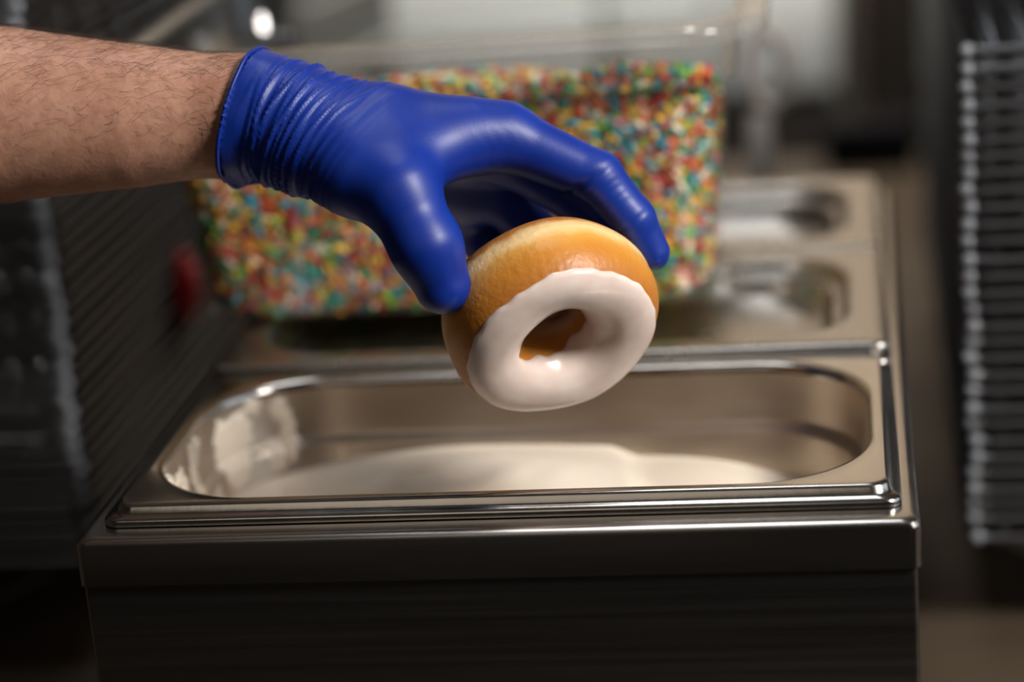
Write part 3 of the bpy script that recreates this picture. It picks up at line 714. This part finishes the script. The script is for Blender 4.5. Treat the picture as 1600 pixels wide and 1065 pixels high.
# ------------------------------------------------------------------ things behind
def place(name, label, cat, loc, rz=0): e = empty(name, loc, rz); tag(e, label, cat); return e
def lp(name, VF, m, par): return build(name, VF, m, par)
fz = place('freezer', 'low white freezer with three doors standing far behind the table', 'freezer', (-0.12, 2.0, FZ))
TOPF = 0.06 - FZ
lp('cabinet', box(-0.46, 0.42, 0.05, 0.60, 0.05, TOPF - 0.01, 0.012, 0.02), M['white_enamel'], fz)
for k in range(3):
    xa = -0.46 + 0.2934 * k
    d = lp('door', box(xa + 0.003, xa + 0.2904, 0.0, 0.046, -0.25 - FZ, TOPF, 0.010, 0.012), M['white_enamel'], fz)
    h = lp('handle', tube([(xa + 0.03, 0.001, 0.80), (xa + 0.03, -0.022, 0.81), (xa + 0.03, -0.022, 0.93), (xa + 0.03, 0.001, 0.94)], 0.006, 8), M['grey_plastic'], d)
lp('plinth', box(-0.45, 0.41, 0.012, 0.046, 0.0, -0.256 - FZ, 0.01, 0.012), M['dark'], fz)
# dark cabinet beside it
cb = place('cabinet', 'dark brown cabinet far behind, right of the white freezer', 'cabinet', (0.86, 1.9, FZ))
lp('carcass', box(-0.54, 0.54, 0.02, 0.6, 0.0, 0.09 - FZ, 0.008, 0.01), M['dark'], cb)
for k in range(3):
    d = lp('door', box(-0.535 + 0.36 * k, -0.18 + 0.36 * k, 0.0, 0.018, 0.08, 0.07 - FZ, 0.005, 0.006), M['dark'], cb)
    lp('handle', tube([(-0.20 + 0.36 * k, 0.001, 0.5), (-0.20 + 0.36 * k, -0.02, 0.51), (-0.20 + 0.36 * k, -0.02, 0.64), (-0.20 + 0.36 * k, 0.001, 0.65)], 0.005, 8), M['wire'], d)
# black box on the table edge
bxo = place('black_box', 'small black box at the back edge of the brown table', 'box', (0.325, 1.405, TZ))
lp('box_body', box(-0.044, 0.044, -0.03, 0.03, 0.0, 0.036, 0.003, 0.005), M['black'], bxo)
lp('box_lid', box(-0.046, 0.046, -0.032, 0.032, 0.0365, 0.047, 0.003, 0.006), M['black'], bxo)
def circ(r, z, n=28): return [(r * math.cos(2 * math.pi * k / n), r * math.sin(2 * math.pi * k / n), z) for k in range(n)]
rh = place('ring_holder', 'pale upright post topped by an oval ring behind the sprinkle tub', 'holder', (0.247, 0.705, TZ))
lp('base', loft([circ(r, z) for r, z in ((0.030, 0.0), (0.032, 0.002), (0.031, 0.008), (0.012, 0.012))], True, True), M['pale_plastic'], rh)
lp('post', tube([(0, 0, 0.0121), (0, 0, 0.12), (0.002, 0, 0.205)], 0.0085, 14), M['pale_plastic'], rh)
lp('ring', tube([(0.009 + 0.0125 * math.cos(2 * math.pi * k / 28), 0, 0.236 + 0.0255 * math.sin(2 * math.pi * k / 28)) for k in range(28)], 0.0055, 10, True), M['pale_plastic'], rh)
# red clip on the side of the left stack
rb = place('clip', 'red plastic clip on the side of the left rack stack', 'clip', (-0.1075, 0.52, -0.073))
lp('jaw', loft([rr(-0.0035, 0.0035, -w, w, 0.003, z, 4) for w, z in ((0.014, 0.0), (0.016, 0.002), (0.016, 0.012), (0.011, 0.026), (0.007, 0.040), (0.004, 0.044))], True, True), M['red_plastic'], rb)
lp('grip', loft([rr(0.0036, 0.0085, -w, w, 0.002, z, 4) for w, z in ((0.010, 0.010), (0.012, 0.013), (0.010, 0.030), (0.006, 0.036))], True, True), M['red_plastic'], rb)
# grey crates at the back left of the table
for k, (x, y, rz, w, d_, h, lab) in enumerate(((-0.43, 1.22, 0.45, 0.17, 0.26, 0.225, 'grey plastic crate at the back left, nearest the left rack stack'), (-0.20, 1.30, -0.2, 0.12, 0.20, 0.26, 'tall grey plastic crate at the back, left behind the sprinkle tub'))):
    cr_ = place('crate', lab, 'crate', (x, y, TZ), rz); cr_['group'] = 'grey crates on the table'
    V, F = loft(rect_profile(-w / 2, w / 2, -d_ / 2, d_ / 2, [(0.008, 0.0, 0.012), (0.006, 0.004, 0.014), (0.0, h - 0.004, 0.016), (-0.004, h - 0.002, 0.018), (-0.004, h, 0.018), (0.003, h, 0.014), (0.010, 0.008, 0.010)], 5), True, True)
    lp('crate_shell', (V, F), M['grey_plastic'], cr_)
    for zz in (0.3, 0.6, 0.85): lp('rib', loft(rect_profile(-w / 2, w / 2, -d_ / 2, d_ / 2, [(0.003, h * zz - 0.004, 0.014), (-0.003, h * zz - 0.003, 0.016), (-0.003, h * zz + 0.003, 0.016), (0.003, h * zz + 0.004, 0.014)], 5), closed=True), M['grey_plastic'], cr_)
